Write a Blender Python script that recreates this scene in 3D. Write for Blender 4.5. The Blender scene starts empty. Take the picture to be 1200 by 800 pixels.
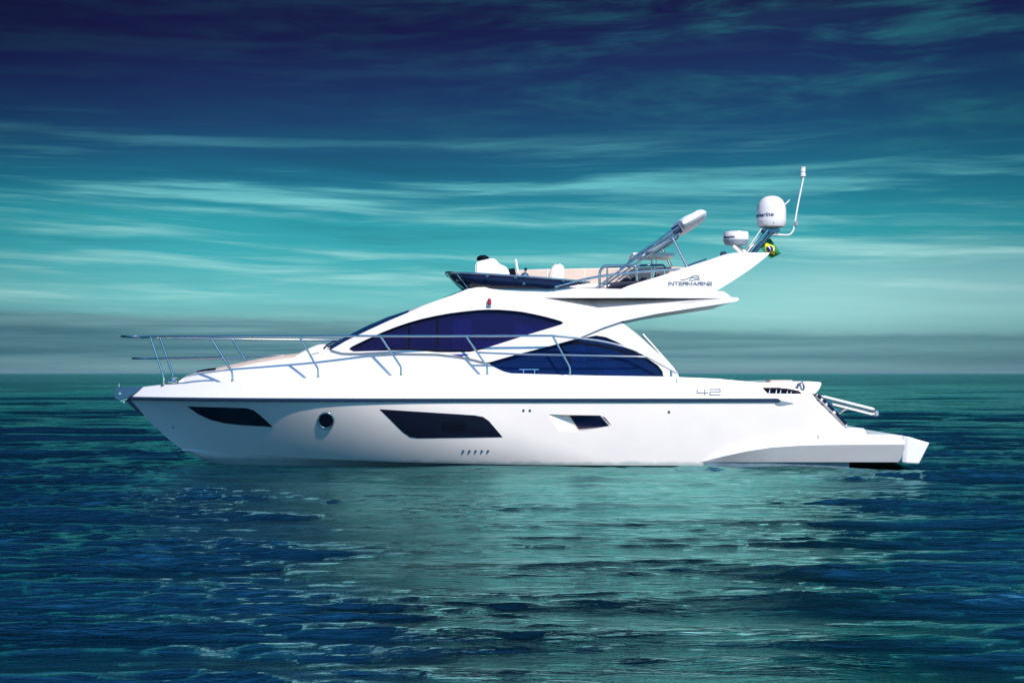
import bpy, bmesh, math, random
import numpy as np
from mathutils import Vector, geometry
random.seed(7)
rng = np.random.default_rng(11)
S = bpy.context.scene
COL = S.collection

# ------------------------------------------------------------------ camera
CAM = (0.0, -28.0, 1.59)
F = 1768.0                       # focal length in pixels of a 1200 px wide picture
cd = bpy.data.cameras.new('camera'); cam = bpy.data.objects.new('camera', cd); COL.objects.link(cam)
cam.location = CAM; cam.rotation_euler = (math.radians(90), 0, 0)
cd.sensor_width = 36; cd.lens = 36*F/1200; cd.shift_y = 37/1200
S.cycles.caustics_reflective = False; S.cycles.sample_clamp_indirect = 4; S.cycles.sample_clamp_direct = 5
cd.clip_start = .1; cd.clip_end = 30000
S.camera = cam

# ------------------------------------------------------------------ light and exposure
EXPO = 0.75
HAZE = .5/8000
SUN_DIR = Vector((0.37, -0.77, 0.70)).normalized()
S.view_settings.view_transform = 'Standard'; S.view_settings.look = 'None'
S.view_settings.gamma = 1; S.view_settings.exposure = EXPO; S.view_settings.use_curve_mapping = False
sl = bpy.data.lights.new('sun', 'SUN'); sl.energy = 3.5; sl.angle = math.radians(.5); sl.color = (1, .91, .835)
sun = bpy.data.objects.new('sun', sl); COL.objects.link(sun)
sun.rotation_euler = SUN_DIR.to_track_quat('Z', 'Y').to_euler(); sun.location = SUN_DIR*60

def lin(r, g, b, k=1.0):
    f = lambda c: ((c/255+.055)/1.055)**2.4 if c/255 > .04045 else c/255/12.92
    return (f(r)*k, f(g)*k, f(b)*k, 1)
class NT:                        # small helper for node trees
    def __init__(s, tree): s.t = tree; s.n = tree.nodes; s.l = tree.links
    def node(s, typ, ins=(), **kw):
        n = s.n.new(typ)
        for k, v in kw.items(): setattr(n, k, v)
        for k, v in (ins.items() if isinstance(ins, dict) else enumerate(ins)):
            if hasattr(v, 'links') or isinstance(v, bpy.types.NodeSocket): s.l.new(v, n.inputs[k])
            elif v is not None: n.inputs[k].default_value = v
        return n
    def m(s, op, a, b=None, c=None, clamp=False):
        n = s.node('ShaderNodeMath', [a, b, c], operation=op); n.use_clamp = clamp; return n.outputs[0]
    def ss(s, v, a, b, lo=0., hi=1.):
        n = s.node('ShaderNodeMapRange', {0: v, 1: a, 2: b, 3: lo, 4: hi}, interpolation_type='SMOOTHSTEP'); return n.outputs[0]
    def ramp(s, v, stops, interp='LINEAR'):
        n = s.node('ShaderNodeValToRGB', [v]); cr = n.color_ramp; cr.interpolation = interp
        while len(cr.elements) < len(stops): cr.elements.new(.5)
        for e, (p, c) in zip(cr.elements, stops): e.position = p; e.color = c
        return n.outputs[0]
    def mix(s, f, a, b, blend='MIX'):
        n = s.node('ShaderNodeMix', data_type='RGBA', blend_type=blend)
        for i, v in ((0, f), (6, a), (7, b)):
            if isinstance(v, bpy.types.NodeSocket): s.l.new(v, n.inputs[i])
            else: n.inputs[i].default_value = v
        return n.outputs[2]
    def noise(s, vec, scale, detail=2, rough=.5, dist=0., dim='3D'):
        n = s.node('ShaderNodeTexNoise', noise_dimensions=dim)
        s.l.new(vec, n.inputs['Vector']); n.inputs['Scale'].default_value = scale
        n.inputs['Detail'].default_value = detail; n.inputs['Roughness'].default_value = rough; n.inputs['Distortion'].default_value = dist
        return n.outputs[0]
    def xyz(s, x, y, z=0.): return s.node('ShaderNodeCombineXYZ', [x, y, z]).outputs[0]

w = bpy.data.worlds.new('World'); S.world = w; w.use_nodes = True
T = NT(w.node_tree); T.n.clear()
tc = T.node('ShaderNodeTexCoord').outputs['Generated']
sep = T.node('ShaderNodeSeparateXYZ', [tc]); X, Y, Z = sep.outputs
hor = T.m('SQRT', T.m('ADD', T.m('MULTIPLY', X, X), T.m('MULTIPLY', Y, Y)))
el = T.m('DEGREES', T.m('ARCTAN2', Z, hor))                 # elevation, degrees
az = T.m('DEGREES', T.m('ARCTAN2', X, Y))                   # azimuth, 0 = straight out to sea
azn = T.m('MULTIPLY', az, 1/19.)                             # -1 .. 1 across the view
big = T.noise(T.xyz(T.m('MULTIPLY', az, .06), T.m('MULTIPLY', el, .22), 3.1), 1.0, 3, .5)
tilt = T.m('ADD', T.m('MULTIPLY', azn, T.ss(el, 5., 12., .3, -1.2)), T.m('MULTIPLY', T.m('SUBTRACT', big, .5), 1.0))
el2 = T.m('ADD', el, tilt)
E = 2**-EXPO
K = 1/17.
base = T.ramp(T.m('MULTIPLY', el2, K, clamp=True), [
    (0, lin(112, 158, 163, E)), (.8*K, lin(112, 160, 164, E)), (1.7*K, lin(118, 176, 178, E)), (2.7*K, lin(112, 196, 198, E)),
    (4.2*K, lin(66, 174, 183, E)), (5.6*K, lin(50, 160, 172, E)), (6.9*K, lin(34, 120, 146, E)), (8.3*K, lin(29, 88, 124, E)),
    (9.8*K, lin(27, 62, 105, E)), (11.4*K, lin(26, 42, 90, E)), (13.0*K, lin(22, 26, 71, E)), (.94, lin(19, 18, 60, E)), (1, lin(13, 24, 48, E))])
# streaky high cloud: long threads, finer and finer
v1 = T.xyz(T.m('MULTIPLY', az, .045), T.m('MULTIPLY', T.m('ADD', el2, T.m('MULTIPLY', azn, .5)), .95), 0.)
s1 = T.noise(v1, 1.15, 5, .58, .12)
v2 = T.xyz(T.m('MULTIPLY', az, .13), T.m('MULTIPLY', T.m('SUBTRACT', el2, T.m('MULTIPLY', azn, .4)), 2.6), 5.)
s2 = T.noise(v2, 1.2, 6, .62, .15)
v3 = T.xyz(T.m('MULTIPLY', az, .16), T.m('MULTIPLY', T.m('ADD', el2, T.m('MULTIPLY', azn, .9)), 1.0), 9.)
s3 = T.noise(v3, 1.0, 7, .66, .35)
m1 = T.ss(s1, .47, .70)
m2 = T.ss(s2, .50, .74)
m3 = T.ss(s3, .42, .82)
streak = T.m('ADD', T.m('MULTIPLY', m1, .9), T.m('MULTIPLY', T.m('MULTIPLY', m2, T.ss(s1, .36, .6)), .5), clamp=True)
hi = T.m('MULTIPLY', m3, T.m('MULTIPLY', T.ss(el, 7., 9.5), T.ss(azn, -.6, .9, .12, .9)))
mid = T.m('MULTIPLY', streak, T.m('MULTIPLY', T.ss(el, 1.6, 3.), T.ss(el, 6.4, 10., .95, .10)))
lightc = T.ramp(T.m('MULTIPLY', el, K, clamp=True), [
    (0, lin(205, 236, 235, E)), (4*K, lin(172, 230, 228, E)), (7*K, lin(108, 198, 204, E)), (10*K, lin(58, 128, 146, E)), (1, lin(46, 92, 112, E))])
darkm = T.m('MULTIPLY', T.ss(s1, .46, .28), .22)
c0 = T.mix(darkm, base, lin(22, 60, 92, E))
c1 = T.mix(mid, c0, lightc)
c2 = T.mix(hi, c1, lin(44, 120, 132, E))
# pale glow to the right, low
glow = T.m('MULTIPLY', T.m('MULTIPLY', T.ss(azn, -.1, .75), T.ss(el, .9, 2.4)), T.ss(el, 5.4, 3.0))
c3 = T.mix(T.m('MULTIPLY', glow, .55), c2, lin(186, 233, 231, E))
# grey bank lying on the horizon
edge = T.m('ADD', el, T.m('ADD', T.m('MULTIPLY', azn, .45), T.m('MULTIPLY', T.m('SUBTRACT', s3, .5), .8)))
bank = T.m('MULTIPLY', T.ss(edge, 1.95, 1.62), T.ss(azn, .9, -.5, .62, .95))
bw = T.noise(T.xyz(T.m('MULTIPLY', az, .05), T.m('MULTIPLY', el, 1.7), 2.), 1.6, 4, .55, .3)
bankc = T.mix(T.ss(bw, .3, .7), lin(70, 118, 132, E), lin(118, 164, 172, E))
bankc = T.mix(T.ss(el, .75, .0, 0, .55), bankc, lin(128, 168, 174, E))
c4 = T.mix(bank, c3, bankc)
vig = T.m('MULTIPLY', T.ss(T.m('ABSOLUTE', T.m('ADD', azn, .03)), .5, 1.2, 0, .5), T.ss(el, 14, 30, 1, 0))
c4 = T.mix(vig, c4, T.mix(1.0, c4, (.30, .36, .42, 1), 'MULTIPLY'))
# real sky overhead and behind the camera
sky = T.node('ShaderNodeTexSky', sky_type='NISHITA'); sky.sun_disc = False
sky.sun_elevation = math.asin(SUN_DIR.z); sky.sun_rotation = math.atan2(SUN_DIR.x, SUN_DIR.y)
sky.air_density = 1.2; sky.dust_density = .6; sky.ozone_density = 2.
skyc = T.mix(1.0, sky.outputs[0], (.033, .086, .140, 1), 'MULTIPLY')
up = T.ss(el, 34., 62.)
back = T.ss(Y, .25, -.25)
c5 = T.mix(T.m('MAXIMUM', up, T.m('MULTIPLY', back, .85)), c4, skyc)
below = T.ss(el, -.2, -2.0)
c6 = T.mix(below, c5, lin(20, 70, 88, E))
bg = T.node('ShaderNodeBackground', [c6, 1.0]); wo = T.node('ShaderNodeOutputWorld', [bg.outputs[0]])

# ------------------------------------------------------------------ materials
def mat(name, base, rough=.4, metal=0., coat=0., spec=.5, bump=None, vary=None):
    m = bpy.data.materials.new(name); m.use_nodes = True; t = NT(m.node_tree)
    p = m.node_tree.nodes['Principled BSDF']
    p.inputs['Base Color'].default_value = (*base, 1); p.inputs['Roughness'].default_value = rough
    p.inputs['Metallic'].default_value = metal; p.inputs['Coat Weight'].default_value = coat; p.inputs['Coat Roughness'].default_value = .04
    p.inputs['Specular IOR Level'].default_value = spec
    o = t.node('ShaderNodeTexCoord').outputs['Object']
    if vary:
        sc, amt = vary
        n = t.noise(o, sc, 5, .6)
        t.l.new(t.mix(t.ss(n, .35, .7), (*base, 1), tuple(c*(1-amt) for c in base)+(1,)), p.inputs['Base Color'])
        t.l.new(t.ss(t.noise(o, sc*3, 4, .6), .3, .7, rough*.8, rough*1.3), p.inputs['Roughness'])
    if bump:
        sc, st = bump
        b = t.node('ShaderNodeBump', {'Strength': st, 'Distance': .01, 'Height': t.noise(o, sc, 3, .5)})
        t.l.new(b.outputs[0], p.inputs['Normal'])
    return m
M = {}
M['hull'] = mat('hull_gelcoat', (.88, .79, .72), .16, coat=.35, vary=(1.3, .05), bump=(.9, .10))
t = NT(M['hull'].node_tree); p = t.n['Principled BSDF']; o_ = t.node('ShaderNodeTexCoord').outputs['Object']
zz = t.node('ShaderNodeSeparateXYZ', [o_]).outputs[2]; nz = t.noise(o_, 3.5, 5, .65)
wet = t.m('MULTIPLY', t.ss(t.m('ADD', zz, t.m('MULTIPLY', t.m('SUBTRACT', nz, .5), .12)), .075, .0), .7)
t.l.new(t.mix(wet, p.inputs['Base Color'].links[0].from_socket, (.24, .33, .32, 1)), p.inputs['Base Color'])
M['white'] = mat('white_gelcoat', (.70, .66, .635), .22, coat=.25, vary=(2.0, .03))
M['glass'] = mat('dark_blue_glass', (.015, .014, .068), .05, spec=.3)
M['glass_low'] = mat('blue_glass', (.006, .024, .10), .05, spec=.25)
for k_ in ('glass', 'glass_low'):
    t = NT(M[k_].node_tree); out_ = [n for n in t.n if n.type == 'OUTPUT_MATERIAL'][0]; pr = t.n['Principled BSDF']
    tr_ = t.node('ShaderNodeBsdfTransparent', {'Color': (.34, .36, .78, 1) if k_ == 'glass' else (.25, .42, .78, 1)})
    mx_ = t.node('ShaderNodeMixShader', [.58, pr.outputs[0], tr_.outputs[0]]); t.l.new(mx_.outputs[0], out_.inputs[0])
M['black_glass'] = mat('black_glass', (.006, .005, .012), .10, spec=.35)
M['acrylic'] = mat('navy_acrylic', (.005, .006, .028), .08, spec=.4)
M['wind'] = mat('windshield_glass', (.006, .035, .11), .06)
M['frame'] = mat('black_frame', (.003, .003, .006), .6, spec=.06)
M['chrome'] = mat('polished_steel', (.58, .53, .50), .14, metal=1.)
M['rubber'] = mat('navy_rubber', (.010, .018, .060), .35)
M['beige'] = mat('beige_vinyl', (.56, .43, .35), .55, bump=(40, .15), vary=(4, .08))
M['cream'] = mat('cream_vinyl', (.80, .72, .64), .5, bump=(40, .1))
M['cushion'] = mat('black_cushion', (.012, .012, .028), .75, bump=(60, .3))
M['canvas'] = mat('white_canvas', (.86, .84, .82), .75, bump=(5, .25))
M['ink'] = mat('blue_grey_ink', (.018, .055, .10), .5)
M['inkd'] = mat('dark_ink', (.02, .03, .08), .4)
M['red'] = mat('red_lens', (.28, .006, .010), .15, coat=.3)
M['grey'] = mat('grey_plastic', (.22, .26, .30), .4)
M['steel_dark'] = mat('blued_steel', (.060, .125, .19), .3, metal=.7)
M['chine_shade'] = mat('shaded_hull_band', (.15, .215, .265), .5, vary=(6, .35))  # blue-grey of the hull band in shade, put into the colour
m = bpy.data.materials.new('flag_cloth'); m.use_nodes = True; t = NT(m.node_tree); p = m.node_tree.nodes['Principled BSDF']
uv = t.node('ShaderNodeSeparateXYZ', [t.node('ShaderNodeUVMap', uv_map='UVMap').outputs[0]])
U, V = t.m('SUBTRACT', uv.outputs[0], .5), t.m('SUBTRACT', uv.outputs[1], .5)
dia = t.m('LESS_THAN', t.m('ADD', t.m('DIVIDE', t.m('ABSOLUTE', U), .42), t.m('DIVIDE', t.m('ABSOLUTE', V), .40)), 1.)
U2 = t.m('MULTIPLY', U, 1.43)
disc = t.m('LESS_THAN', t.m('SQRT', t.m('ADD', t.m('MULTIPLY', U2, U2), t.m('MULTIPLY', V, V))), .25)
ux, vy = t.m('ADD', U2, .15), t.m('ADD', V, .62)
rr = t.m('SQRT', t.m('ADD', t.m('MULTIPLY', ux, ux), t.m('MULTIPLY', vy, vy)))
band = t.m('MULTIPLY', disc, t.m('LESS_THAN', t.m('ABSOLUTE', t.m('SUBTRACT', rr, .66)), .035))
c = t.mix(dia, (.004, .17, .05, 1), (.85, .62, .005, 1)); c = t.mix(disc, c, (.006, .02, .22, 1)); c = t.mix(band, c, (.8, .8, .8, 1))
t.l.new(c, p.inputs['Base Color']); p.inputs['Roughness'].default_value = .8
M['flag'] = m
# water
m = bpy.data.materials.new('sea_water'); m.use_nodes = True; t = NT(m.node_tree); t.n.clear()
geo = t.node('ShaderNodeNewGeometry'); P = geo.outputs['Position']
ps = t.node('ShaderNodeSeparateXYZ', [P])
def wv(sx, sy, z=0.): return t.xyz(t.m('MULTIPLY', ps.outputs[0], sx), t.m('MULTIPLY', ps.outputs[1], sy), z)
dist = t.m('ADD', ps.outputs[1], 28.)
patch = t.m('MULTIPLY', t.ss(t.noise(wv(.22, .5), 1., 3, .55), .36, .64, .55, 1.), t.ss(t.m('DIVIDE', t.m('ABSOLUTE', t.m('SUBTRACT', ps.outputs[0], .9)), t.m('MAXIMUM', t.m('MULTIPLY_ADD', ps.outputs[1], .185, 5.2), 1.)), .6, 1.35, .24, 1.15))  # second factor weakens ripples in the wedge that carries the bright reflection
n1 = t.noise(wv(3.2, 12.), 1., 5, .66, .2)
n2 = t.noise(wv(1.0, 3.0, 4.), 1., 4, .6, .5)
n3 = t.noise(wv(.22, .55, 8.), 1., 4, .6, .3)
n5 = t.noise(wv(.010, .030, 1.), 1., 5, .62, .2)
n4 = t.noise(wv(.045, .10, 3.), 1., 4, .6, .3)
far = t.ss(dist, 30., 110.)
h = t.m('ADD', t.m('MULTIPLY', t.m('MULTIPLY', n1, patch), t.ss(dist, 10, 70, .050, .030)),
        t.m('ADD', t.m('MULTIPLY', n2, t.m('MULTIPLY', t.ss(dist, 20, 60, .035, .09), 1.)), t.m('ADD', t.m('ADD', t.m('MULTIPLY', n5, t.ss(dist, 120, 600, 0, 1.8)), t.m('MULTIPLY', n3, t.m('MULTIPLY', far, .22))), t.m('MULTIPLY', n4, t.m('MULTIPLY', t.ss(dist, 60, 300, 0, .55), t.ss(dist, 300, 1500, 1, .6))))))
bump = t.node('ShaderNodeBump', {'Strength': 1., 'Distance': 1., 'Height': h})
body = t.node('ShaderNodeBsdfDiffuse', {'Color': (.0005, .0030, .0060, 1), 'Normal': bump.outputs[0]})
glos = t.node('ShaderNodeBsdfGlossy', {'Color': (.42, 1.0, .95, 1), 'Roughness': .035, 'Normal': bump.outputs[0]})
fr = t.node('ShaderNodeFresnel', {'IOR': 4.2, 'Normal': bump.outputs[0]})
mx = t.node('ShaderNodeMixShader', [fr.outputs[0], body.outputs[0], glos.outputs[0]])
t.node('ShaderNodeOutputMaterial', [mx.outputs[0]])
M['water'] = m

# ------------------------------------------------------------------ object helpers
def link(name, me, m, parent=None, label=None):
    o = bpy.data.objects.new(name, me); COL.objects.link(o)
    if m is not None: me.materials.append(M[m])
    if parent is not None: o.parent = parent
    if label: o['label'] = label
    return o
def tag(o, label, cat=None, kind=None):
    if label: o['label'] = label
    if cat: o['category'] = cat
    if kind: o['kind'] = kind
    return o
def raw(name, vs, fs, m, parent=None, smooth=False, angle=None):
    me = bpy.data.meshes.new(name); me.from_pydata([tuple(map(float, v)) for v in vs], [], fs); me.update()
    bm = bmesh.new(); bm.from_mesh(me); bmesh.ops.recalc_face_normals(bm, faces=bm.faces); bm.to_mesh(me); bm.free()
    if smooth:
        me.polygons.foreach_set('use_smooth', [True]*len(me.polygons))
        me.set_sharp_from_angle(angle=math.radians(angle or 35))
    return link(name, me, m, parent)
def at(px, py, y):               # photograph point at a chosen distance -> metres
    d = (y-CAM[1])/F
    return Vector(((px-600)*d, y, CAM[2]+(437-py)*d))
def on(px, py, f, off=0.):       # photograph point lying on the port side surface y = -f(x, z)
    y = -1.5
    for _ in range(14):
        p = at(px, py, y); y = -(float(f(p.x, p.z))+off)
    return at(px, py, y)
def xz(pts, f, off=0.): return [(lambda p: (p.x, p.z))(on(a, b, f, off)) for a, b in pts]
def smooth_closed(pts, n=3):     # Chaikin corner cutting of a px outline
    for _ in range(n):
        q = []
        for a, b in zip(pts, pts[1:]+pts[:1]):
            q += [(.8*a[0]+.2*b[0], .8*a[1]+.2*b[1]), (.2*a[0]+.8*b[0], .2*a[1]+.8*b[1])]
        pts = q
    return pts
def catmull(pts, n=6):
    P = [Vector(p) for p in pts]; out = []
    for i in range(len(P)-1):
        a, b, c, d = P[max(i-1, 0)], P[i], P[i+1], P[min(i+2, len(P)-1)]
        for k in range(n):
            u = k/n
            out.append(.5*((2*b)+(c-a)*u+(2*a-5*b+4*c-d)*u*u+(3*b-a-3*c+d)*u**3))
    return out+[P[-1]]
def inside(poly, x, y):
    r = False; n = len(poly)
    for i in range(n):
        x1, y1 = poly[i]; x2, y2 = poly[i-1]
        if (y1 > y) != (y2 > y) and x < (x2-x1)*(y-y1)/(y2-y1)+x1: r = not r
    return r
def dens(poly, step):
    out = []
    for i in range(len(poly)):
        a, b = poly[i], poly[(i+1) % len(poly)]
        n = max(1, int(math.hypot(b[0]-a[0], b[1]-a[1])/step+.5))
        out += [(a[0]+(b[0]-a[0])*k/n, a[1]+(b[1]-a[1])*k/n) for k in range(n)]
    return out
def shell(name, outline, f, m, parent=None, holes=(), t=.04, off=0., step=.1, sides=(-1, 1)):
    """skin y = -(f(x,z)+off) inside an (x,z) outline, with holes, thickness t, mirrored to starboard"""
    loops = [dens(outline, step)]+[dens(h, step) for h in holes]
    vs, es = [], []
    for lp in loops:
        b = len(vs); vs += lp; es += [(b+i, b+(i+1) % len(lp)) for i in range(len(lp))]
    B = np.array(vs)
    x0, z0 = B.min(0); x1, z1 = B.max(0)
    r = 0
    for gz in np.arange(z0+step*.5, z1, step*.87):
        r += 1
        for gx in np.arange(x0+(step*.5 if r % 2 else step), x1, step):
            if ((B-(gx, gz))**2).sum(1).min() < (step*.55)**2: continue
            if inside(loops[0], gx, gz) and not any(inside(h, gx, gz) for h in loops[1:]): vs.append((gx, gz))
    res = geometry.delaunay_2d_cdt([Vector(v) for v in vs], es, [], 0, 1e-6)
    V = [(v.x, v.y) for v in res[0]]
    tris = []
    for tr in res[2]:
        cx = sum(V[i][0] for i in tr)/3; cz = sum(V[i][1] for i in tr)/3
        if not inside(loops[0], cx, cz) or any(inside(h, cx, cz) for h in loops[1:]): continue
        a, b, c = (V[i] for i in tr)
        ar = (b[0]-a[0])*(c[1]-a[1])-(c[0]-a[0])*(b[1]-a[1])
        if abs(ar) < 1e-9: continue
        tris.append(tuple(tr) if ar > 0 else tuple(reversed(tr)))
    cnt = {}
    for tr in tris:
        for i in range(3):
            e = (tr[i], tr[(i+1) % 3]); cnt[tuple(sorted(e))] = cnt.get(tuple(sorted(e)), []) + [e]
    rim = [v[0] for v in cnt.values() if len(v) == 1]
    n = len(V); W = [float(f(x, z))+off for x, z in V]; h = .01
    def slope_(x, z):
        c_ = f(x, z); a_, b_ = f(x-h, z), f(x, z-h)
        gx = (f(x+h, z)-c_)/h if a_ <= 1e-6 else (f(x+h, z)-a_)/(2*h)
        gz = (f(x+.012, z+h)-f(x+.012, z))/h if b_ <= 1e-6 else (f(x, z+h)-b_)/(2*h)
        return Vector((-gx, -1, -gz)).normalized()
    G = [slope_(x, z) for x, z in V]
    verts, faces, nor = [], [], []
    for s in sides:
        b = len(verts)
        verts += [(x, s*w_, z) for (x, z), w_ in zip(V, W)]
        verts += [(x, s*max(w_-t, 0.), z) for (x, z), w_ in zip(V, W)]
        for tr in tris:
            o = tr if s < 0 else tr[::-1]
            faces.append(tuple(b+i for i in o)); nor += [(G[i].x, -s*G[i].y, G[i].z) for i in o]
            q = tuple(b+n+i for i in o[::-1]); faces.append(q); nor += [(0, -s, 0)]*3
        for i, j in rim:
            q = (b+i, b+n+i, b+n+j, b+j) if s < 0 else (b+j, b+n+j, b+n+i, b+i)
            faces.append(q)
            a_, b_, c_ = (Vector(verts[k]) for k in (q[0], q[1], q[2]))
            nn = (b_-a_).cross(c_-a_)
            if nn.length < 1e-9: nn = Vector((0, 0, 1))
            nn.normalize(); nor += [tuple(nn)]*4
    me = bpy.data.meshes.new(name); me.from_pydata(verts, [], faces); me.update()
    me.polygons.foreach_set('use_smooth', [True]*len(me.polygons))
    me.normals_split_custom_set(nor)
    return link(name, me, m, parent)
def tube_data(paths, r, seg=8):
    vs, fs = [], []
    for path in paths:
        P = [Vector(p) for p in path]
        b = len(vs); prev = None
        for i, p_ in enumerate(P):
            d = (P[min(i+1, len(P)-1)]-P[max(i-1, 0)]).normalized()
            if prev is None: u = d.orthogonal().normalized()
            else: u = (prev-d*prev.dot(d)).normalized()
            prev = u; v = d.cross(u)
            rr_ = r[i] if isinstance(r, (list, tuple)) else r
            vs += [p_+(u*math.cos(2*math.pi*k/seg)+v*math.sin(2*math.pi*k/seg))*rr_ for k in range(seg)]
        for i in range(len(P)-1):
            for k in range(seg):
                fs.append((b+i*seg+k, b+i*seg+(k+1) % seg, b+(i+1)*seg+(k+1) % seg, b+(i+1)*seg+k))
        fs.append(tuple(b+k for k in range(seg))[::-1]); fs.append(tuple(b+(len(P)-1)*seg+k for k in range(seg)))
    return vs, fs
def tube(name, path, r, m='chrome', parent=None, seg=8, multi=False):
    vs, fs = tube_data(path if multi else [path], r, seg)
    return raw(name, vs, fs, m, parent, True, 50)
def box_bm(bm, c, s, rot=None, bev=0.):
    r = bmesh.ops.create_cube(bm, size=1)
    from mathutils import Matrix
    mt = Matrix.Translation(c) @ (rot.to_matrix().to_4x4() if rot else Matrix.Identity(4)) @ Matrix.Diagonal((*s, 1))
    bmesh.ops.transform(bm, matrix=mt, verts=r['verts'])
    if bev:
        es = list({e for v in r['verts'] for e in v.link_edges}); bmesh.ops.bevel(bm, geom=es, offset=bev, segments=3, affect='EDGES')
def box(name, c, s, m, parent=None, rot=None, bev=.01):
    bm = bmesh.new(); box_bm(bm, c, s, rot, bev); me = bpy.data.meshes.new(name); bm.to_mesh(me); bm.free()
    me.polygons.foreach_set('use_smooth', [True]*len(me.polygons)); me.set_sharp_from_angle(angle=math.radians(40))
    return link(name, me, m, parent)
def slab(name, poly, y0, y1, m, parent=None, bev=.02):   # an (x,z) outline given thickness from y0 to y1, edges rounded
    bm = bmesh.new()
    a = [bm.verts.new((x, y0, z)) for x, z in poly]; f = bm.faces.new(a)
    r = bmesh.ops.extrude_face_region(bm, geom=[f])
    bmesh.ops.translate(bm, vec=(0, y1-y0, 0), verts=[v for v in r['geom'] if isinstance(v, bmesh.types.BMVert)])
    bmesh.ops.recalc_face_normals(bm, faces=bm.faces)
    if bev: bmesh.ops.bevel(bm, geom=list(bm.edges), offset=bev, segments=3, affect='EDGES', clamp_overlap=True)
    me = bpy.data.meshes.new(name); bm.to_mesh(me); bm.free()
    me.polygons.foreach_set('use_smooth', [True]*len(me.polygons)); me.set_sharp_from_angle(angle=math.radians(40))
    return link(name, me, m, parent)
def lathe(name, prof, c, m, parent=None, seg=40):
    vs, fs = [], []
    for r_, z_ in prof: vs += [(c[0]+r_*math.cos(2*math.pi*k/seg), c[1]+r_*math.sin(2*math.pi*k/seg), c[2]+z_) for k in range(seg)]
    for i in range(len(prof)-1):
        for k in range(seg): fs.append((i*seg+k, i*seg+(k+1) % seg, (i+1)*seg+(k+1) % seg, (i+1)*seg+k))
    fs.append(tuple(range(seg))); fs.append(tuple((len(prof)-1)*seg+k for k in range(seg)))
    return raw(name, vs, fs, m, parent, True, 35)
def ribbons(name, lines, f, wpx, m, parent, off=.004, t=.006):   # strokes of a mark laid on a surface
    vs, fs = [], []
    for ln in lines:
        for a, b in zip(ln, ln[1:]):
            d = Vector((b[0]-a[0], b[1]-a[1])); L = d.length; d /= L; nrm = Vector((-d.y, d.x))*wpx/2; e = d*wpx*.5
            q = [(a[0]-e.x+nrm.x, a[1]-e.y+nrm.y), (a[0]-e.x-nrm.x, a[1]-e.y-nrm.y), (b[0]+e.x-nrm.x, b[1]+e.y-nrm.y), (b[0]+e.x+nrm.x, b[1]+e.y+nrm.y)]
            k = len(vs); vs += [on(x, y, f, off) for x, y in q]; vs += [on(x, y, f, off-t) for x, y in q]
            fs += [(k, k+1, k+2, k+3), (k+4, k+7, k+6, k+5)]+[(k+i, k+4+i, k+4+(i+1) % 4, k+(i+1) % 4) for i in range(4)]
    return raw(name, vs, fs, m, parent)
def loft(name, rows, m, parent=None, closed=False, smooth=True, angle=40):
    n = len(rows[0]); vs = [p for r in rows for p in r]; fs = []
    for i in range(len(rows)-1):
        for k in range(n if closed else n-1): fs.append((i*n+k, i*n+(k+1) % n, (i+1)*n+(k+1) % n, (i+1)*n+k))
    return raw(name, vs, fs, m, parent, smooth, angle)

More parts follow.
